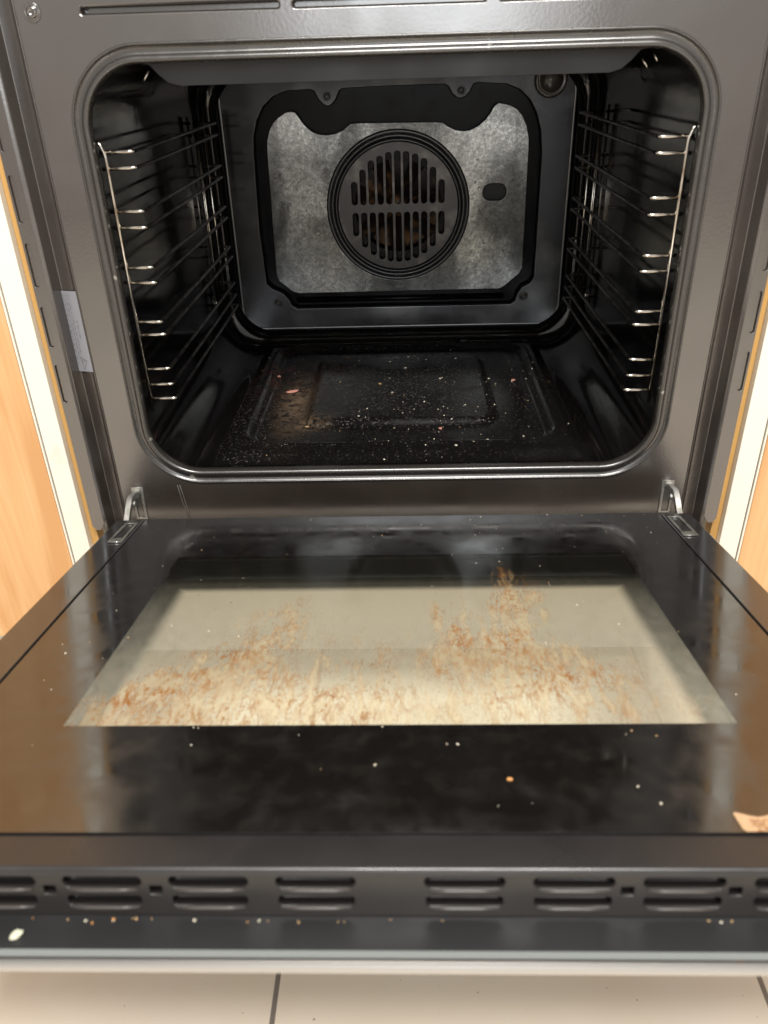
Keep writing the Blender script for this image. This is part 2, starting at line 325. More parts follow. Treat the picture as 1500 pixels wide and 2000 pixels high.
def plate(name, splines, fn, th, bev, m, parent=None):
    """flat sheet with holes: splines[0] outline, the rest holes; fn(u, v, w) -> point, w in [-th/2, th/2]"""
    cu = bpy.data.curves.new(name, 'CURVE'); cu.dimensions = '2D'; cu.fill_mode = 'BOTH'
    cu.extrude = max(th/2-bev, 0); cu.bevel_depth = bev; cu.bevel_resolution = 2; cu.offset = -bev
    for pts in splines:
        sp = cu.splines.new('POLY'); sp.points.add(len(pts)-1)
        for i, (a, b) in enumerate(pts): sp.points[i].co = (a, b, 0, 1)
        sp.use_cyclic_u = True
    tmp = bpy.data.objects.new('tmp', cu); COL.objects.link(tmp)
    dg = bpy.context.evaluated_depsgraph_get(); dg.update()
    me = bpy.data.meshes.new_from_object(tmp.evaluated_get(dg))
    bpy.data.objects.remove(tmp); bpy.data.curves.remove(cu)
    me.name = name; me.materials.clear()
    for v in me.vertices: v.co = Vector(fn(v.co.x, v.co.y, v.co.z))
    bm = bmesh.new(); bm.from_mesh(me); bmesh.ops.remove_doubles(bm, verts=bm.verts, dist=1e-6)
    bmesh.ops.recalc_face_normals(bm, faces=bm.faces); bm.to_mesh(me); bm.free()
    return link(name, me, m, parent)
def XZ(y): return lambda u, v, w: (u, y+w, v)
def addtube(bm, pts, r, seg=8, closed=False, caps=True):
    pts = [Vector(q) for q in pts]; n = len(pts); rings = []; N = None
    for i in range(n):
        a = pts[(i-1) % n] if (closed or i > 0) else pts[0]; b = pts[(i+1) % n] if (closed or i < n-1) else pts[-1]
        T = (b-a).normalized()
        if N is None: N = T.orthogonal().normalized()
        N = (N-T*N.dot(T)).normalized(); B = T.cross(N); rad = r[i] if isinstance(r, (list, tuple)) else r
        rings.append([bm.verts.new(pts[i]+(N*math.cos(2*math.pi*k/seg)+B*math.sin(2*math.pi*k/seg))*rad) for k in range(seg)])
    for i in range(n if closed else n-1):
        A, Bq = rings[i], rings[(i+1) % n]
        for k in range(seg):
            f = bm.faces.new((A[k], A[(k+1) % seg], Bq[(k+1) % seg], Bq[k])); f.smooth = True
    if caps and not closed: bm.faces.new(rings[0][::-1]); bm.faces.new(rings[-1])
def fillet(pts, r, n=5):
    pts = [Vector(q) for q in pts]; o = [pts[0]]
    for i in range(1, len(pts)-1):
        A, Bq, C = pts[i-1], pts[i], pts[i+1]
        d1, d2 = (A-Bq), (C-Bq); rr_ = min(r, d1.length*.45, d2.length*.45); s, e_ = Bq+d1.normalized()*rr_, Bq+d2.normalized()*rr_
        for k in range(n+1):
            t_ = k/n; o.append(s*(1-t_)**2+Bq*2*t_*(1-t_)+e_*t_**2)
    return o+[pts[-1]]
def tag(o, label, cat, group=None, kind=None):
    o['label'] = label; o['category'] = cat
    if group: o['group'] = group
    if kind: o['kind'] = kind
def empty(name, loc, parent=None):
    o = bpy.data.objects.new(name, None); COL.objects.link(o); o.location = loc; o.empty_display_size = .05
    if parent: o.parent = parent
    return o
def extrude_profile(name, prof, z0, z1, m, parent, smooth=True):
    vs = [(x, y, z) for z in (z0, z1) for x, y in prof]; n = len(prof)
    return raw(name, vs, [(i, i+1, n+i+1, n+i) for i in range(n-1)], m, parent, smooth, fix=False)

# ------------------------------------------------------------------ the setting
FZ = -.20
fl = raw('floor', [(-2.2, -3.2, FZ), (2.2, -3.2, FZ), (2.2, .9, FZ), (-2.2, .9, FZ)], [(0, 1, 2, 3)], tile_mat()); fl['kind'] = 'structure'
pl = box('plinth', (-.3420, .030, FZ-.003), (.3420, .046, -.013), mat('plinth_board', (.80, .74, .63), .4, noise=(25, (.76, .70, .58), .5, .7))); pl['kind'] = 'structure'

def cabinet(sg, wlabel):
    c = empty('kitchen_cabinet', (sg*.36, 0, -.02)); tag(c, wlabel, 'cabinet', 'cabinets either side of the oven')
    off = Vector((-sg*.36, 0, .02))
    def part(name, x0, x1, y0, y1, z0, z1, m, bev=.0006):
        o = box(name, (min(sg*x0, sg*x1), y0, z0), (max(sg*x0, sg*x1), y1, z1), m, c, bev); o.location = off; return o
    part('edge_strip', .3425, .3508, -.004, .012, -.19, .62, TAN)
    part('side_panel', .3511, .3722, -.0125, .45, FZ+.002, .66, WHITE)
    part('shadow_gap', .3723, .3738, -.009, .40, FZ+.02, .66, DARK, 0)
    d = part('door_panel', .3762, .98, -.013, .006, FZ+.06, .66, WOOD, .0008)
    part('edge_banding', .3739, .3760, -.0125, .006, FZ+.06, .66, WHITE)
    part('kickboard', .3742, .98, .045, .06, FZ+.002, FZ+.06, WHITE)
    return c
cabinet(-1, 'orange beech cabinet with white edge left of the oven')
cabinet(1, 'orange beech cabinet with white edge right of the oven')

# ------------------------------------------------------------------ the oven
OV = empty('oven', (0, 0, 0)); tag(OV, 'dirty built-in oven with its glass door pulled open and cavity showing', 'oven')
OHW, OZ0, OZ1, OR = .2640, .0735, .4570, .052      # cavity opening
# front frame: central face with the opening and the row of air slots
holes = [rr(OHW+.0145, OZ0-.0145, OZ1+.0145, OR+.0145)]
for a, b in ((-.2545, -.0885), (-.0805, .0785), (.0865, .2525)): holes.append(slot(a, .4905, b, .4985, .0038))
face = plate('front_frame', [[(-.3062, -.012), (.3062, -.012), (.3062, .56), (-.3062, .56)]] + holes, XZ(.0008), .0016, .0, ENAM, OV)
for i, (a, b) in enumerate(((-.2545, -.0885), (-.0805, .0785), (.0865, .2525))):
    bm = bmesh.new(); prof = [(0.0000, 0), (.0012, .0006), (.002, .0035), (.002, .011)]; loops = []
    for d, y in prof: loops.append([bm.verts.new((x, y, z)) for x, z in slot(a+d, .4905+d, b-d, .4985-d, max(.0038-d, .001))])
    for A, Bq in zip(loops, loops[1:]):
        for k in range(len(A)): f = bm.faces.new((A[k], A[(k+1) % len(A)], Bq[(k+1) % len(A)], Bq[k])); f.smooth = True
    bm.faces.new(loops[-1]); frombm('air_slot', bm, ENAM, face)
# rolled rim round the opening
prof = [(.0145, .0000), (.0142, -.0012), (.0132, -.0018), (.0122, -.0010), (.0118, .0006), (.0060, .0006), (.0050, -.0010), (.0036, -.0026), (.0020, -.0033),
        (.0004, -.0028), (-.0006, -.0012), (-.0010, .0010), (-.0012, .006), (.0000, .0065), (.0010, .010)]
bm = bmesh.new(); loops = []
for d, y in prof: loops.append([bm.verts.new((x, y, z)) for x, z in rr(OHW+d, OZ0-d, OZ1+d, OR+d, 14)])
for A, Bq in zip(loops, loops[1:]):
    for k in range(len(A)): f = bm.faces.new((A[k], A[(k+1) % len(A)], Bq[(k+1) % len(A)], Bq[k])); f.smooth = True
frombm('opening_rim', bm, RIM, face)
# side channels and flanges
def arcprof(pts, r): return [(q.x, q.y) for q in fillet([(a, b, 0) for a, b in pts], r, 4)]
for sg in (-1, 1):
    P = arcprof([(.3058, .0003), (.3066, -.0014), (.3090, .0008), (.3225, .0040), (.3252, -.0110), (.3285, -.0118)], .0012)
    P = [(sg*a, b) for a, b in P]
    extrude_profile('side_channel', P, -.012, .56, ENAM, face)
    sl = [slot(.3360, z, .3405, z+.040, .0020) for z in (.1595, .2177, .2760, .3340, .3925, .4505)]
    out = [(.3285, .016), (.3330, .008), (.3385, .0075), (.3424, .013), (.3424, .56), (.3285, .56)]
    mp = (lambda y, s_: (lambda u, v, w: (s_*u, y+w, v)))(-.0112, sg)
    fl_ = plate('side_flange', [out]+sl, mp, .0012, .0003, ENAM, face)
    bm = bmesh.new()
    for z in (.1595, .2177, .2760, .3340, .3925, .4505): addbox(bm, (min(sg*.335, sg*.3415), -.0095, z-.001), (max(sg*.335, sg*.3415), -.009, z+.041))
    frombm('slot_backing', bm, ENAM, fl_)
for x0, pts_ in ((-.2430, ((0, .0570), (.0012, .046), (.0022, .036), (.0050, .026), (.0060, .012))), (-.2405, ((0, .0570), (.0018, .045), (.0030, .036), (.0044, .026), (.0058, .012)))):
    bm = bmesh.new(); addtube(bm, [(x0+dx, -.0001, z) for dx, z in pts_], .00035, 6); frombm('dried_drip', bm, mat('drip_residue', (.13, .12, .11), .4), face)
# screw in the upper left corner
def lathe(bm, prof, cx, cz, seg=32, mi=0):
    rings = []
    for r, y in prof: rings.append([bm.verts.new((cx+r*math.cos(2*math.pi*k/seg), y, cz+r*math.sin(2*math.pi*k/seg))) for k in range(seg)])
    for A, Bq in zip(rings, rings[1:]):
        for k in range(seg): f = bm.faces.new((A[k], A[(k+1) % seg], Bq[(k+1) % seg], Bq[k])); f.smooth = True; f.material_index = mi
    f = bm.faces.new(rings[-1]); f.material_index = mi
def screw(cx, cz, y, parent, r=.0045, m=ENAM):
    bm = bmesh.new(); lathe(bm, [(r*1.6, y-.0002), (r*1.5, y-.0012), (r*1.25, y-.0006), (r, y-.0006), (r*.95, y-.0020), (r*.7, y-.0025), (r*.45, y-.0025), (r*.3, y-.0012)], cx, cz)
    o = frombm('screw', bm, m, parent); return o
screw(-.2924, .4946, 0, face); screw(.2924, .4946, 0, face)

# rating label stuck in the left channel: illegible rows of print, the triangular mark
def to_mesh(cu, fn):
    tmp = bpy.data.objects.new('tmp', cu); COL.objects.link(tmp); dg = bpy.context.evaluated_depsgraph_get(); dg.update()
    me = bpy.data.meshes.new_from_object(tmp.evaluated_get(dg)); bpy.data.objects.remove(tmp)
    for v in me.vertices: v.co = Vector(fn(v.co.x, v.co.y, v.co.z))
    return me
def text_into(bm, s, size, ax, fn, mi, spacing=1.0):
    cu = bpy.data.curves.new('t', 'FONT'); cu.body = s; cu.size = size; cu.align_x = ax; cu.space_character = spacing; cu.offset = size*.012
    me = to_mesh(cu, fn); n0 = len(bm.faces); bm.from_mesh(me); bm.faces.ensure_lookup_table()
    for f in bm.faces[n0:]: f.material_index = mi
bm = bmesh.new()
A0 = Vector((-.3232, 0.0035, 0)); A1 = Vector((-.3068, -.0006, 0)); du = (A1-A0); wid = du.length; du = du.normalized(); nn = Vector((du.y, -du.x, 0))
if nn.y > 0: nn = -nn
def LB(u, z, w=0): return A0+du*u+Vector((0, 0, z))+nn*(.0012+w)
def lquad(u0, z0, u1, z1, w, mi):
    vs = [bm.verts.new(LB(a, b, w)) for a, b in ((u0, z0), (u1, z0), (u1, z1), (u0, z1))]; f = bm.faces.new(vs); f.material_index = mi
lquad(0, .1880, wid, .2690, 0, 0)
rnd = random.Random(3)
for u0, zs, ze in ((.0016, .2655, .193), (.0044, .2655, .204), (.0070, .2655, .206), (.0105, .2400, .223)):
    z = zs
    while z > ze:
        l = rnd.uniform(.0015, .0055)
        for kk in range(max(1, int(l/.0011))):
            h_ = rnd.uniform(.0006, .0011); lquad(u0, z-kk*.0011-.0007, u0+h_, z-kk*.0011, .0002, 1)
        z -= l+rnd.uniform(.0006, .0022)
tri = [(.0052, .2035), (.0125, .1995), (.0078, .1895)]; c_ = Vector((sum(a for a, b in tri)/3, sum(b for a, b in tri)/3))
for i in range(3):
    a, b = Vector(tri[i]), Vector(tri[(i+1) % 3]); ia, ib = a+(c_-a)*.2, b+(c_-b)*.2
    f = bm.faces.new([bm.verts.new(LB(q.x, q.y, .0002)) for q in (a, b, ib, ia)]); f.material_index = 1
sq = [(.0085+.0013*math.cos(t_)*1.0, .1985+.0013*math.sin(t_)) for t_ in [k*.45 for k in range(11)]]
for a, b in zip(sq, sq[1:]):
    d_ = (Vector(b)-Vector(a)).normalized(); n_ = Vector((-d_.y, d_.x))*.00025
    f = bm.faces.new([bm.verts.new(LB(*(Vector(q)+s_*n_), .0002)) for q, s_ in ((a, 1), (b, 1), (b, -1), (a, -1))]); f.material_index = 1
lab = frombm('rating_label', bm, [LABEL, INK], face); lab['label'] = 'silver rating label with fine print and a triangle mark'

# cavity
D = .3866
bm = bmesh.new(); loops = []
def cavloop(y, inset=0, r=OR): return [bm.verts.new((x, y, z)) for x, z in rr(OHW+.001-inset, OZ0-.001+inset, OZ1+.001-inset, max(r-inset*.3, .02), 14)]
loops.append(cavloop(.010)); loops.append(cavloop(.012))
for y in (.10, .20, .30, .40): loops.append(cavloop(y))
R_ = .022
for k in range(1, 8):
    a = math.radians(90*k/8); loops.append(cavloop(.40+R_*1.2*math.sin(a), R_*(1-math.cos(a))*.85))
loops.append(cavloop(D+.080, .0215)); loops.append(cavloop(D+.118, .0225))
for A, Bq in zip(loops, loops[1:]):
    for k in range(len(A)): f = bm.faces.new((A[k], A[(k+1) % len(A)], Bq[(k+1) % len(A)], Bq[k])); f.smooth = True
bm.faces.new(loops[-1])
frombm('cavity', bm, CAV, OV)
cavity = OV.children[-1] if False else [o for o in OV.children if o.name.startswith('cavity')][0]
# pressed floor of the cavity (height field)
def sdrr(x, y, cx, cy, hw, hh, r):
    qx, qy = abs(x-cx)-hw+r, abs(y-cy)-hh+r
    return math.hypot(max(qx, 0), max(qy, 0))+min(max(qx, qy), 0)-r
def sm(t_): t_ = max(0, min(1, t_)); return t_*t_*(3-2*t_)
NX, NY = 200, 200; vs = []; fs = []
for j in range(NY+1):
    y = .014+(.410-.014)*j/NY
    for i in range(NX+1):
        x = -.206+.412*i/NX
        d1 = sdrr(x, y, 0, .225, .1745, .170, .035); d2 = sdrr(x, y, 0, .2315, .1150, .1185, .022)
        z = OZ0+.0010-.0062*sm((-d1)/.008+.2)+.0068*sm((-d2)/.013+.4)
        z += .0026*math.exp(-((d1-.006)/.004)**2)
        edge = min(sm((.206-abs(x))/.016), sm((y-.014)/.026), sm((.410-y)/.014))
        z = OZ0-.0008+(z+.0062-OZ0)*edge + .0003*math.sin(x*31+y*17)*edge
        vs.append((x, y, z))
for j in range(NY):
    for i in range(NX): a = j*(NX+1)+i; fs.append((a, a+1, a+NX+2, a+NX+1))
raw('pressed_floor', vs, fs, dirty_floor_mat(), cavity, True)
# baffle sheet under the front of the ceiling, with two element clips
bp = [(-.232, .4575), (-.222, .4568), (-.214, .4545), (-.207, .4470), (-.199, .4405), (-.188, .4380), (.190, .4380), (.200, .4405), (.208, .4470), (.215, .4545), (.224, .4568), (.234, .4575)]
plate('ceiling_baffle', [bp], XZ(.040), .002, .0004, mat('baffle_enamel', (.022, .022, .023), .42, 0, 1.5, rnoise=(20, .35, .5)), cavity)
for P in (((-.2205, .036, .4420), (-.2145, .036, .4505)), ((.2165, .036, .4480), (.2225, .036, .4400)), ((.2265, .036, .4510), (.2300, .036, .4450))):
    bm = bmesh.new(); addtube(bm, P, .0011, 8); frombm('element_clip', bm, CHROME, cavity)
# back panel with its pressed black channel, steel plate, fan cover
chan = [(-.1898, .3495), (-.1880, .3700), (-.1820, .3885), (-.1720, .4045), (-.1580, .4160), (-.1402, .4215), (-.1100, .4222)]
chan += [(-.1050, .4200), (-.1000, .4100), (-.0940, .4045), (-.0887, .4026), (-.0830, .4045), (-.0775, .4100), (-.0725, .4200), (-.0680, .4226)]
chan += [(.0000, .4240), (.0620, .4240), (.0665, .4215), (.0710, .4130), (.0770, .4085), (.0828, .4072), (.0885, .4090), (.0940, .4140), (.0985, .4225), (.1030, .4245)]
chan += [(.1409, .4222), (.1580, .4150), (.1712, .4033), (.1800, .3890), (.1870, .3680), (.1902, .3400), (.1905, .2223), (.1905, .1800), (.1860, .1720), (.1740, .1660), (.1680, .1560), (.1660, .1470), (.1600, .1427)]
chan += [(-.1490, .1427), (-.1560, .1470), (-.1600, .1560), (-.1680, .1650), (-.1830, .1720), (-.1900, .1790), (-.1927, .2518)]
BPO = rr(.2280, .1140, .4400, .026, 10)
bpan = plate('back_panel', [BPO, chan], XZ(D-.001), .007, .0016, PANEL, OV)
lipb = bmesh.new(); lo = []
for d, y in ((.0, D-.0040), (.0015, D-.0055), (.0030, D-.0050), (.0042, D-.0015), (.0046, D+.006)): lo.append([lipb.verts.new((x, y, z)) for x, z in rr(.2280+d-.0015, .1140-d+.0015, .4400+d-.0015, .026+d, 10)])
for A, Bq in zip(lo, lo[1:]):
    for k in range(len(A)): f = lipb.faces.new((A[k], A[(k+1) % len(A)], Bq[(k+1) % len(A)], Bq[k])); f.smooth = True
frombm('panel_lip', lipb, mat('lip_metal', (.16, .16, .16), .25, .7), bpan)
plate('pressed_channel', [rr(.205, .130, .436, .03), circ(0, .2775, .060)], XZ(D+.010), .002, .0, BLK, bpan)
# raised bead in the lower channel
bm = bmesh.new(); addtube(bm, [(-.150, D+.006, .1520), (.150, D+.006, .1520)], .0035, 10); frombm('channel_bead', bm, BLK, bpan)
pt = [(-.1727, .3491), (-.1715, .3640), (-.1669, .3770), (-.1610, .3860), (-.1530, .3925), (-.1440, .3975), (-.1363, .3986), (-.1310, .3970), (-.1273, .3925), (-.1225, .3850), (-.1170, .3790), (-.1112, .3745), (-.1020, .3708), (-.0928, .3698), (-.0820, .3708), (-.0711, .3745), (-.0640, .3800), (-.0600, .3824), (-.0532, .3830), (.0522, .3815)]
pt += [(.0600, .3808), (.0660, .3765), (.0762, .3715), (.0870, .3700), (.0949, .3708), (.1060, .3755), (.1158, .3835), (.1215, .3910), (.1255, .3980), (.1310, .4013), (.1367, .4007), (.1460, .3985), (.1555, .3938), (.1635, .3850), (.1690, .3739), (.1725, .3600), (.1732, .3500)]
pt += [(.1740, .1930), (.1708, .1860), (.1605, .1775), (.1510, .1690), (.1429, .1645), (-.1450, .1640), (-.1540, .1665), (-.1630, .1745), (-.1720, .1820), (-.1755, .1900)]
pt = pt[::-1]
sp_ = plate('steel_plate', [pt, circ(0, .2775, .0968), slot(.1149, .2838, .1460, .3046, .0100)], XZ(D-.0002), .0075, .0010, SILV, bpan)
bm = bmesh.new(); addbox(bm, (.110, D+.0045, .279), (.151, D+.0055, .309)); frombm('probe_hole', bm, DARK, bpan)
fc = bmesh.new()
for pr_ in ([(.0972, D+.002), (.0968, D-.0050), (.0955, D-.0062), (.0930, D-.0058), (.0905, D-.0022), (.0885, D-.0016), (.0870, D-.0030), (.0850, D-.0062), (.0832, D-.0062), (.0818, D-.0030), (.0815, D+.004)],):
    rings = []
    for r, y in pr_: rings.append([fc.verts.new((r*math.cos(2*math.pi*k/96), y, .2775+r*math.sin(2*math.pi*k/96))) for k in range(96)])
    for A, Bq in zip(rings, rings[1:]):
        for k in range(96): f = fc.faces.new((A[k], A[(k+1) % 96], Bq[(k+1) % 96], Bq[k])); f.smooth = True
frombm('fan_ring', fc, RING, bpan)
xs = [-.0588+.01178*i for i in range(11)]
tp = [.3110, .3262, .3370, .3426, .3469, .3482, .3472, .3440, .3382, .3273, .3116]; bt = [.2415, .2260, .2153, .2091, .2061, .2052, .2062, .2099, .2162, .2256, .2415]
hs = [slot(x-.0039, .2820, x+.0039, t_, .0037, 4) for x, t_ in zip(xs, tp)]+[slot(x-.0037, b_, x+.0041, .2715, .0037, 4) for x, b_ in zip(xs, bt)]
plate('fan_cover', [circ(0, .2775, .0818, 72)]+hs, XZ(D-.001), .003, .0006, DISC, bpan)
fan = bmesh.new()
for k in range(7):
    a = math.radians(k*360/7+12); 
    ca, sa = math.cos(a), math.sin(a)
    def fp(r, t_, y): return fan.verts.new((r*ca-t_*sa, y, .2775+r*sa+t_*ca))
    v4 = [fp(.012, -.004, D+.030), fp(.062, -.013, D+.034), fp(.064, .012, D+.014), fp(.014, .004, D+.018)]
    v5 = [fan.verts.new(v.co+Vector((0, .0012, 0))) for v in v4]
    fan.faces.new(v4); fan.faces.new(v5[::-1])
    for i in range(4): fan.faces.new((v4[i], v4[(i+1) % 4], v5[(i+1) % 4], v5[i]))
lathe(fan, [(.060, D+.040), (.016, D+.038), (.014, D+.016), (.010, D+.012), (.002, D+.011)], 0, .2775)
fan_ = frombm('fan', fan, RUST, OV); fan_.scale = (1.06, 1, 1.06); fan_.location = (-.0006, .0683, -.0272)
screw(-.1757, .1515, D-.0042, bpan, .0042, DISC); screw(.1775, .1535, D-.0042, bpan, .0042, DISC)
screw(-.0887, .4140, D-.0042, bpan, .0035, PANEL); screw(.0828, .4165, D-.0042, bpan, .0035, PANEL)
bpan.scale = (1.06, 1, 1.06); bpan.location = (-.0006, .0683, -.0272)      # the panel measures 483 mm across and stands 455 mm in
# oven lamp, upper right of the back
bm = bmesh.new(); lathe(bm, [(.0215, D-.003), (.0205, D-.009), (.0170, D-.0105), (.0150, D-.008), (.0140, D-.010), (.0110, D-.014), (.006, D-.0165), (.001, D-.017)], .1956, .4257)
frombm('oven_lamp', bm, mat('lamp_glass', (.07, .06, .052), .12, .2), bpan)

# wire shelf supports
RZ = [.3883, .3744, .3377, .3236, .2866, .2727, .2344, .2209, .1850, .1686, .1536]
def rack(sg, label):
    root = empty('shelf_support', (0, 0, 0), OV); root['label'] = label
    bm = bmesh.new(); addtube(bm, fillet([(sg*.2635, .0110, .3965), (sg*.2605, .0098, .3940), (sg*.2578, .0098, .3860), (sg*.2576, .0098, .1400)], .003), .0017, 8); frombm('upright', bm, CHROME, root)
    for x, dy in ((.2605, 0), (.2500, .002), (.2560, -.012)):
        bm = bmesh.new(); addtube(bm, [(sg*x, .3666+dy, .3965), (sg*x, .3666+dy, .1420)], .0016, 8); frombm('upright', bm, CHROME, root)
    rn = random.Random(11)
    for i, z in enumerate(RZ):
        bm = bmesh.new(); j = rn.uniform(-.0007, .0007); xi = .2325+rn.uniform(-.0008, .0008)
        path = fillet([(sg*.2635, .0120, z), (sg*xi, .0120, z+j), (sg*(xi+.0004), .3700, z), (sg*.2635, .3700, z)], .0045, 6)
        addtube(bm, path, .0017, 8); o = frombm('shelf_rail', bm, [DULL, CHROME], root)
        for f in o.data.polygons:
            if f.center.y < .0145: f.material_index = 1  # front bends take the brighter wire, their highlight put into the colour
        if i == 10:
            o.data.materials  # lowest rail
    bm = bmesh.new(); addtube(bm, fillet([(sg*.2480, .3700, .1536), (sg*.2635, .3700, .1536), (sg*.2635, .3700, .160)], .002), .0016, 8); frombm('end_hook', bm, CHROME, root)
rack(-1, 'wire shelf support on the left cavity wall'); rack(1, 'wire shelf support on the right cavity wall')

# ------------------------------------------------------------------ the door (local axes: x, -s along the pull, h up out of the inner face)
TILT, YH, ZH = .1758, -.045, .0407
SE = .4793
bm = bmesh.new()
for sg in (-1, 1):
    a, b = sorted((sg*.2690, sg*.2985)); addbox(bm, (a, -SE+.002, -.0292), (b, -.001, -.0006), .0012)
addbox(bm, (-.2686, -.012, -.0292), (.2686, -.0015, -.0055), .0008)
addbox(bm, (-.2686, -SE+.004, -.0292), (.2686, -SE+.030, -.0056), 0)
door = frombm('door', bm, mat('door_frame_black', (.016, .014, .014), .12, 0, 2.1, rnoise=(20, .07, .22)), OV); door['label'] = 'open glass oven door with brown grease stains'
door.location = (0, YH, ZH); door.rotation_euler = (-TILT, 0, 0)
# inner pane: clear window in a black print border
def pane(name, x, s0, s1, h1, h0, wx, w0, w1, mats):
    bm = bmesh.new(); gx = [-x, -wx, wx, x]; gs = [s0, w0, w1, s1]
    V = {}
    for k, h in enumerate((h1, h0)):
        for i, a in enumerate(gx):
            for j, b in enumerate(gs): V[i, j, k] = bm.verts.new((a, -b, h))
    for k in (0, 1):
        for i in range(3):
            for j in range(3):
                if k == 1 and i == 1 and j == 1: continue
                f = bm.faces.new((V[i, j, k], V[i+1, j, k], V[i+1, j+1, k], V[i, j+1, k])); f.material_index = 1 if (i == 1 and j == 1) else 0
    for i in range(3):
        for j in (0, 3): f = bm.faces.new((V[i, j, 0], V[i+1, j, 0], V[i+1, j, 1], V[i, j, 1])); f.material_index = 2
    for j in range(3):
        for i in (0, 3): f = bm.faces.new((V[i, j, 0], V[i, j+1, 0], V[i, j+1, 1], V[i, j, 1])); f.material_index = 2
    return frombm(name, bm, mats, door)
pane('inner_glass', .2668, .0012, .4562, 0, -.004, .2040, .1040, .3662, [GLASSBLK, stained_glass(), TRIM])
FG = front_glass()
og = pane('outer_glass', .3275, -.012, .4982, -.0300, -.0345, .2240, .0880, .4000, [mat('front_glass_black', (.019, .019, .020), .4, 0, 1.7, rnoise=(12, .34, .50)), FG, EDGEG])
# vent trim on the top end of the door
VSL = []
for c_ in (.0350, .0865, .1380, .1895, .2410):
    for s_ in (-1, 1):
        cc = s_*c_-(.0020 if s_ < 0 else .0010)
        VSL.append(slot(cc-.0190, -.0126, cc+.0190, -.0056, .0033)); VSL.append(slot(cc-.0182, -.0236, cc+.0182, -.0176, .0020))
for c_ in (-.1660, -.1142, .1107, .1610): VSL.append(slot(c_-.0030, -.0167, c_+.0030, -.0116, .0006, 2))
vt = plate('vent_trim', [[(-.2980, -.0297), (.2980, -.0297), (.2980, -.0030), (-.2980, -.0030)]]+VSL, (lambda u, v, w: (u, -(SE-.0015)+w, v)), .0024, .0006, VENT, door)
bm = bmesh.new()                                       # satin strip behind the pane, rolled over the end
P = fillet([(0, -.4570, -.0012), (0, -SE+.0002, -.0006), (0, -SE-.0006, -.0046)], .0030, 6); n_ = len(P)
A_ = [bm.verts.new((-.2980, q.y, q.z)) for q in P]; B_ = [bm.verts.new((.2980, q.y, q.z)) for q in P]
for i in range(n_-1): f = bm.faces.new((A_[i], A_[i+1], B_[i+1], B_[i])); f.smooth = True
frombm('top_strip', bm, TRIM, door)
LOUV = mat('louvre_satin', (.060, .052, .048), .35)
for c_ in (.0350, .0865, .1380, .1895, .2410):
    for s_ in (-1, 1):
        cc = s_*c_-(.0020 if s_ < 0 else .0010)
        for hz, w_ in ((-.0134, .0172), (-.0243, .0168)):
            bm = bmesh.new(); addtube(bm, [(cc-w_, -SE-.0001, hz), (cc-w_*.5, -SE-.0004, hz), (cc+w_*.5, -SE-.0004, hz), (cc+w_, -SE-.0001, hz)], [.0006, .0011, .0011, .0006], 8)
            frombm('louvre_lip', bm, LOUV, door)
bm = bmesh.new(); addbox(bm, (-.29, -.4735, -.0292), (.29, -.4725, -.006)); frombm('vent_backing', bm, mat('vent_duct', (.015, .03, .024), .2, 0, 1.8), door)
# handle bar and its posts under the outer glass
bm = bmesh.new(); addtube(bm, [(-.285, -.4838, -.0540), (-.2, -.4838, -.0540), (.2, -.4838, -.0540), (.285, -.4838, -.0540)], .0050, 20)
for x in (-.235, .235): addtube(bm, [(x, -.4838, -.0540), (x, -.4838, -.0345)], .0060, 14)
frombm('handle', bm, SILVER, door)
# added dark bar under the opening, keeps lit floor out of the frame's reflection
box('gap_blocker', (-.3400, -.0520, -.0160), (.3400, -.0010, -.0130), DARK, OV)
# hinges
for sg in (-1, 1):
    mp = (lambda s_: (lambda u, v, w: (s_*u, -.0008+w, v)))(sg)
    hp = plate('hinge_plate', [[(.2822, .0150), (.2945, .0150), (.2945, .0550), (.2822, .0550)], [(.2848, .0170), (.2925, .0170), (.2925, .0470), (.2848, .0470)][::-1]], mp, .0012, .0002, ZINC, OV)
    bm = bmesh.new(); addbox(bm, (min(sg*.2848, sg*.2925), .0015, .016), (max(sg*.2848, sg*.2925), .0022, .048)); frombm('hinge_slot', bm, DARK, hp)
    arm = fillet([(0, .003, .0465), (0, -.011, .0495), (0, -.022, .0445), (0, -.034, .0340), (0, -.050, .0260)], .007, 6)
    bm = bmesh.new(); prev = None
    for i, q in enumerate(arm):
        T = (arm[min(i+1, len(arm)-1)]-arm[max(i-1, 0)]).normalized(); Nn = Vector((0, -T.z, T.y)); hw = .0036
        xx = .2885+.0035*min(1, i/6)
        ring = [bm.verts.new(Vector((sg*(xx+a*.0027), 0, 0))+q+Nn*b) for a, b in ((-1, -hw), (1, -hw), (1, hw), (-1, hw))]
        if prev:
            for k in range(4): bm.faces.new((prev[k], prev[(k+1) % 4], ring[(k+1) % 4], ring[k]))
        else: bm.faces.new(ring)
        prev = ring
    bm.faces.new(prev[::-1])
    bmesh.ops.bevel(bm, geom=list(bm.edges), offset=.0006, segments=2, affect='EDGES', clamp_overlap=True)
    hg = frombm('hinge_arm', bm, ZINC, OV)
    bm = bmesh.new(); bmesh.ops.create_cone(bm, cap_ends=True, segments=16, radius1=.0032, radius2=.0032, depth=.0020, matrix=Matrix.Translation((sg*.2875, -.016, .0430)) @ Matrix.Rotation(math.pi/2, 4, 'Y')); frombm('rivet', bm, ZINC, hg)
    dp = plate('hinge_socket', [[(.2712, -.0660), (.2850, -.0660), (.2850, -.0140), (.2712, -.0140)], [(.2735, -.0560), (.2825, -.0560), (.2825, -.0150), (.2735, -.0150)][::-1]], (lambda s_: (lambda u, v, w: (s_*u, v, .0004+w)))(sg), .0014, .0002, ZINC, door)
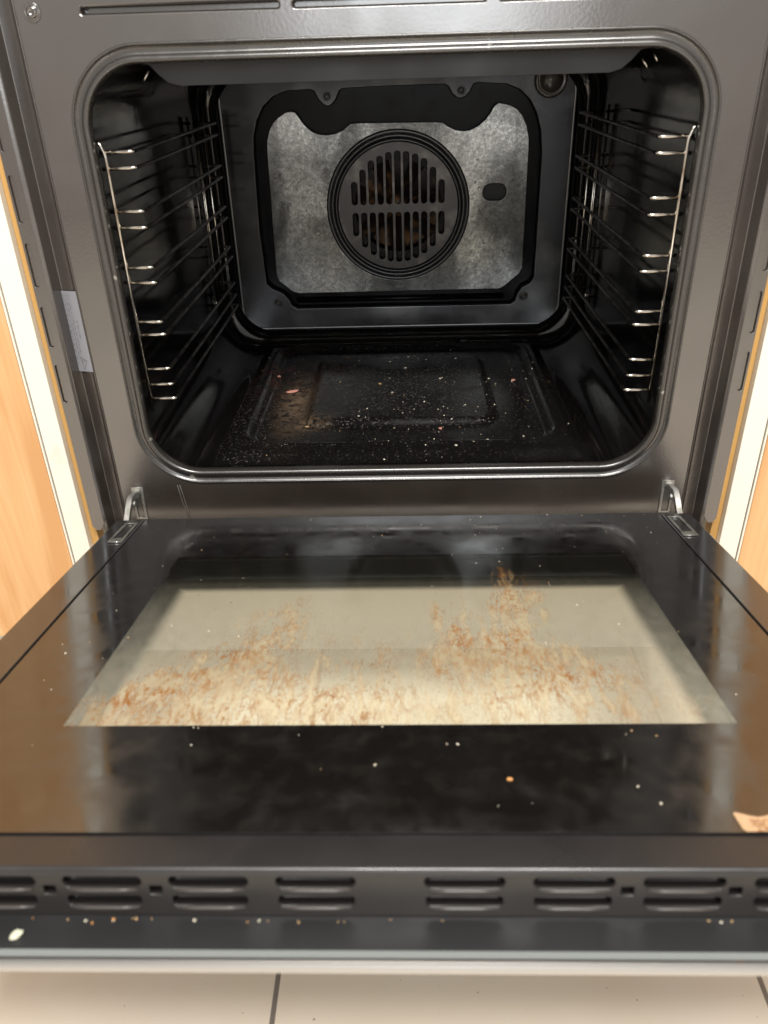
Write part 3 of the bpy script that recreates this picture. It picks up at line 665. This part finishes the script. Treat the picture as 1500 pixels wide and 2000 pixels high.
# heat warning label near the top right of the door, read from the oven's side
bm = bmesh.new()
outl = [(.1718, .4560), (.1712, .4540), (.1722, .4438), (.1740, .4425), (.1775, .4452), (.1830, .4472), (.1890, .4462), (.1940, .4440), (.2080, .4430), (.2100, .4560)]
outl = [(.1735, .4560), (.1722, .4545), (.1716, .4440), (.1724, .4424), (.1752, .4432), (.1790, .4448), (.1830, .4458), (.1868, .4452), (.1900, .4438), (.1990, .4424), (.2080, .4424), (.2095, .4440), (.2095, .4560)]
fa = bm.faces.new([bm.verts.new((x, -s, .0004)) for x, s in outl]); fa.material_index = 0
def WL(x0, s0): return lambda u, v, w: (x0-u, -s0-v, .0007+w*0)      # turned by 180 degrees
text_into(bm, 'USE', .0062, 'LEFT', WL(.1878, .4478), 1, 1.0)
text_into(bm, 'MAT', .0058, 'LEFT', WL(.1905, .4522), 1, 1.0)
wl = frombm('warning_label', bm, [ORANGE, ORINK], door); wl['label'] = 'torn orange paper label with printing turned upside down'

# ------------------------------------------------------------------ crumbs: each one a thing
CW = mat('crumb_white', (.62, .56, .44), .7); CO = mat('crumb_toasted', (.55, .26, .08), .6); CPK = mat('crumb_pink', (.48, .17, .13), .5, noise=(300, (.62, .33, .26), .4, .6))
CBL = mat('crumb_char', (.012, .010, .010), .5); CTN = mat('crumb_tan', (.42, .27, .13), .6)
def crumb_mesh(name, m, seed, flat=.6):
    rn = random.Random(seed); bm = bmesh.new(); bmesh.ops.create_icosphere(bm, subdivisions=2, radius=1)
    for v in bm.verts: v.co *= rn.uniform(.72, 1.15); v.co.z *= flat
    me = bpy.data.meshes.new(name); bm.to_mesh(me); bm.free(); me.materials.append(m); return me
def put(name, me, loc, size, rot, label, cat='crumb', group=None, tilt=0):
    o = bpy.data.objects.new(name, me); COL.objects.link(o); o.location = loc
    sc = size if isinstance(size, tuple) else (size, size*random.uniform(.55, 1), size*.7); o.scale = sc
    o.rotation_euler = (tilt, 0, rot); tag(o, label, cat, group); return o
def fz(x, y):
    d1 = sdrr(x, y, 0, .225, .1745, .170, .035); d2 = sdrr(x, y, 0, .2315, .1150, .1185, .022)
    z = OZ0+.0010-.0062*sm((-d1)/.008+.2)+.0068*sm((-d2)/.013+.4)+.0026*math.exp(-((d1-.006)/.004)**2)
    edge = min(sm((.206-abs(x))/.016), sm((y-.014)/.026), sm((.410-y)/.014)); return OZ0-.0008+(z+.0062-OZ0)*edge
CG = mat('crumb_greyish', (.30, .25, .19), .7)
wm = [crumb_mesh('crumb_mesh', (CW, CW, CG, CW, CTN)[k], k, (.6, .4, .7, .5, .8)[k]) for k in range(5)]
rn = random.Random(21); cnt = 0
def cfloor(x, y, s): put('bread_crumb', wm[rn.randrange(5)], (x, y, fz(x, y)+s*.4), s, rn.uniform(0, 6.28), 'tiny pale crumb on the %s %s of the black oven floor' % ('front' if y < .11 else 'middle' if y < .22 else 'back', 'left' if x < -.06 else 'centre' if x < .07 else 'right'), 'crumb', 'pale crumbs on the oven floor')
while cnt < 235:
    t_ = rn.random()
    if t_ < .45: x, y = rn.gauss(.04, .06), rn.gauss(.10, .045)
    elif t_ < .8: x, y = rn.gauss(.05, .08), rn.gauss(.25, .08)
    elif t_ < .9: x, y = rn.gauss(.14, .03), rn.gauss(.27, .04)
    else: x, y = rn.uniform(-.2, .2), rn.uniform(.02, .33)
    if abs(x) > .2 or not .018 < y < .39: continue
    cfloor(x, y, min(.0021, rn.lognormvariate(math.log(.00052), .6))); cnt += 1
specials = [((-.1433, .2290), 'dried pink food scrap lying on the left side of the oven floor', (.0085, .0048, .0012), CPK, 'food scrap'),
            ((-.1690, .2860), 'small reddish crumb near the left edge of the oven floor', (.0028, .0030, .0015), CPK, 'crumb'),
            ((-.0771, .3588), 'orange toasted crumb at the back left of the oven floor', (.0042, .0028, .0016), CO, 'crumb'),
            ((.0214, .3485), 'pale tan crumb at the back middle of the oven floor', (.0026, .0022, .0015), CTN, 'crumb'),
            ((.1520, .2560), 'reddish crumb on the right side of the oven floor', (.0034, .0024, .0014), CPK, 'crumb'),
            ((.0480, .1010), 'dark red crumb beside the front edge of the raised floor panel', (.0022, .0026, .0012), CPK, 'crumb'),
            ((-.1114, .1120), 'brown crumb at the corner of the tan burnt residue', (.0026, .0020, .0012), CTN, 'crumb')]
for i, ((x, y), lb, sz, m, cat) in enumerate(specials):
    put('food_scrap' if cat == 'food scrap' else 'toasted_crumb', crumb_mesh('scrap_mesh', m, 50+i), (x, y, fz(x, y)+sz[2]*.6), sz, rn.uniform(-.4, .6), lb, cat)
for i, (x, y, z, sz, lb) in enumerate(((.0600, .412, .0775, .0042, 'small black charred lump at the back of the oven floor'),
        (.0960, .412, .0800, .0078, 'largest black charred lump standing at the back of the oven floor'),
        (.1890, .412, .0785, .0060, 'flat black charred lump at the back right of the oven floor'))):
    put('charred_lump', crumb_mesh('char_mesh', CBL, 80+i, .8), (x, y, z), (sz, sz*.6, sz*.7), .3*i, lb, 'charred lump')
# crumbs on the door
def dpt(x, s, h): return Vector((x, YH, ZH))+Vector((0, -math.cos(TILT), math.sin(TILT)))*s+Vector((0, math.sin(TILT), math.cos(TILT)))*h
marks = [(-.2248, .2118), (.0301, .3857), (.0363, .3857), (.1297, .4227), (.1379, .4358), (.141, .2092), (-.1422, .247)]
for k in range(88):
    marks.append((rn.uniform(-.25, .25), rn.uniform(.006, .45)))
for k in range(22): marks.append((rn.uniform(.05, .27), rn.uniform(.002, .06)))
for i, (x, s) in enumerate(marks):
    sz = .00085 if i < 7 else min(.0009, rn.lognormvariate(math.log(.00042), .35))
    side = 'left' if x < -.08 else 'middle' if x < .08 else 'right'
    zone = 'door glass border by the hinges' if s < .104 else 'door glass border by the vents' if s > .366 else 'stained door window'
    put('bread_crumb', wm[rn.randrange(5)], dpt(x, s, sz*.4), sz, rn.uniform(0, 6), 'tiny pale crumb at the %s of the %s' % (side, zone), 'crumb', 'pale crumbs on the open door', tilt=-TILT)
put('toasted_crumb', crumb_mesh('scrap_mesh', CO, 70), dpt(.0626, .4172, .0008), (.0016, .0013, .0008), 0, 'orange crumb on the black near border of the door glass', 'crumb')
put('toasted_crumb', crumb_mesh('scrap_mesh', CTN, 71), dpt(.1640, .4850, -.0488), (.0020, .0018, .0012), 0, 'tan crumb sitting on the silver handle bar', 'crumb')
put('food_scrap', crumb_mesh('scrap_mesh', mat('scrap_pale', (.62, .62, .46), .5), 72), dpt(-.1790, .4915, -.0285), (.0034, .0022, .0014), .7, 'pale greenish scrap on the outer glass edge by the handle', 'food scrap')
rowm = [crumb_mesh('crumb_mesh', m, 90+k) for k, m in enumerate((CW, CTN, CO, CTN))]
for k in range(24):
    x = rn.uniform(-.21, .21) if k > 9 else rn.uniform(-.2, -.05)
    sz = rn.uniform(.0004, .0009)
    put('toasted_crumb', rowm[rn.randrange(4)], dpt(x, .4812+abs(rn.gauss(0, .0010)), -.0300+.0004), sz, rn.uniform(0, 6), 'tiny crumb in the row below the %s door vents' % ('left' if x < -.09 else 'middle' if x < .09 else 'right'), 'crumb', 'crumbs under the door vents', tilt=-TILT)
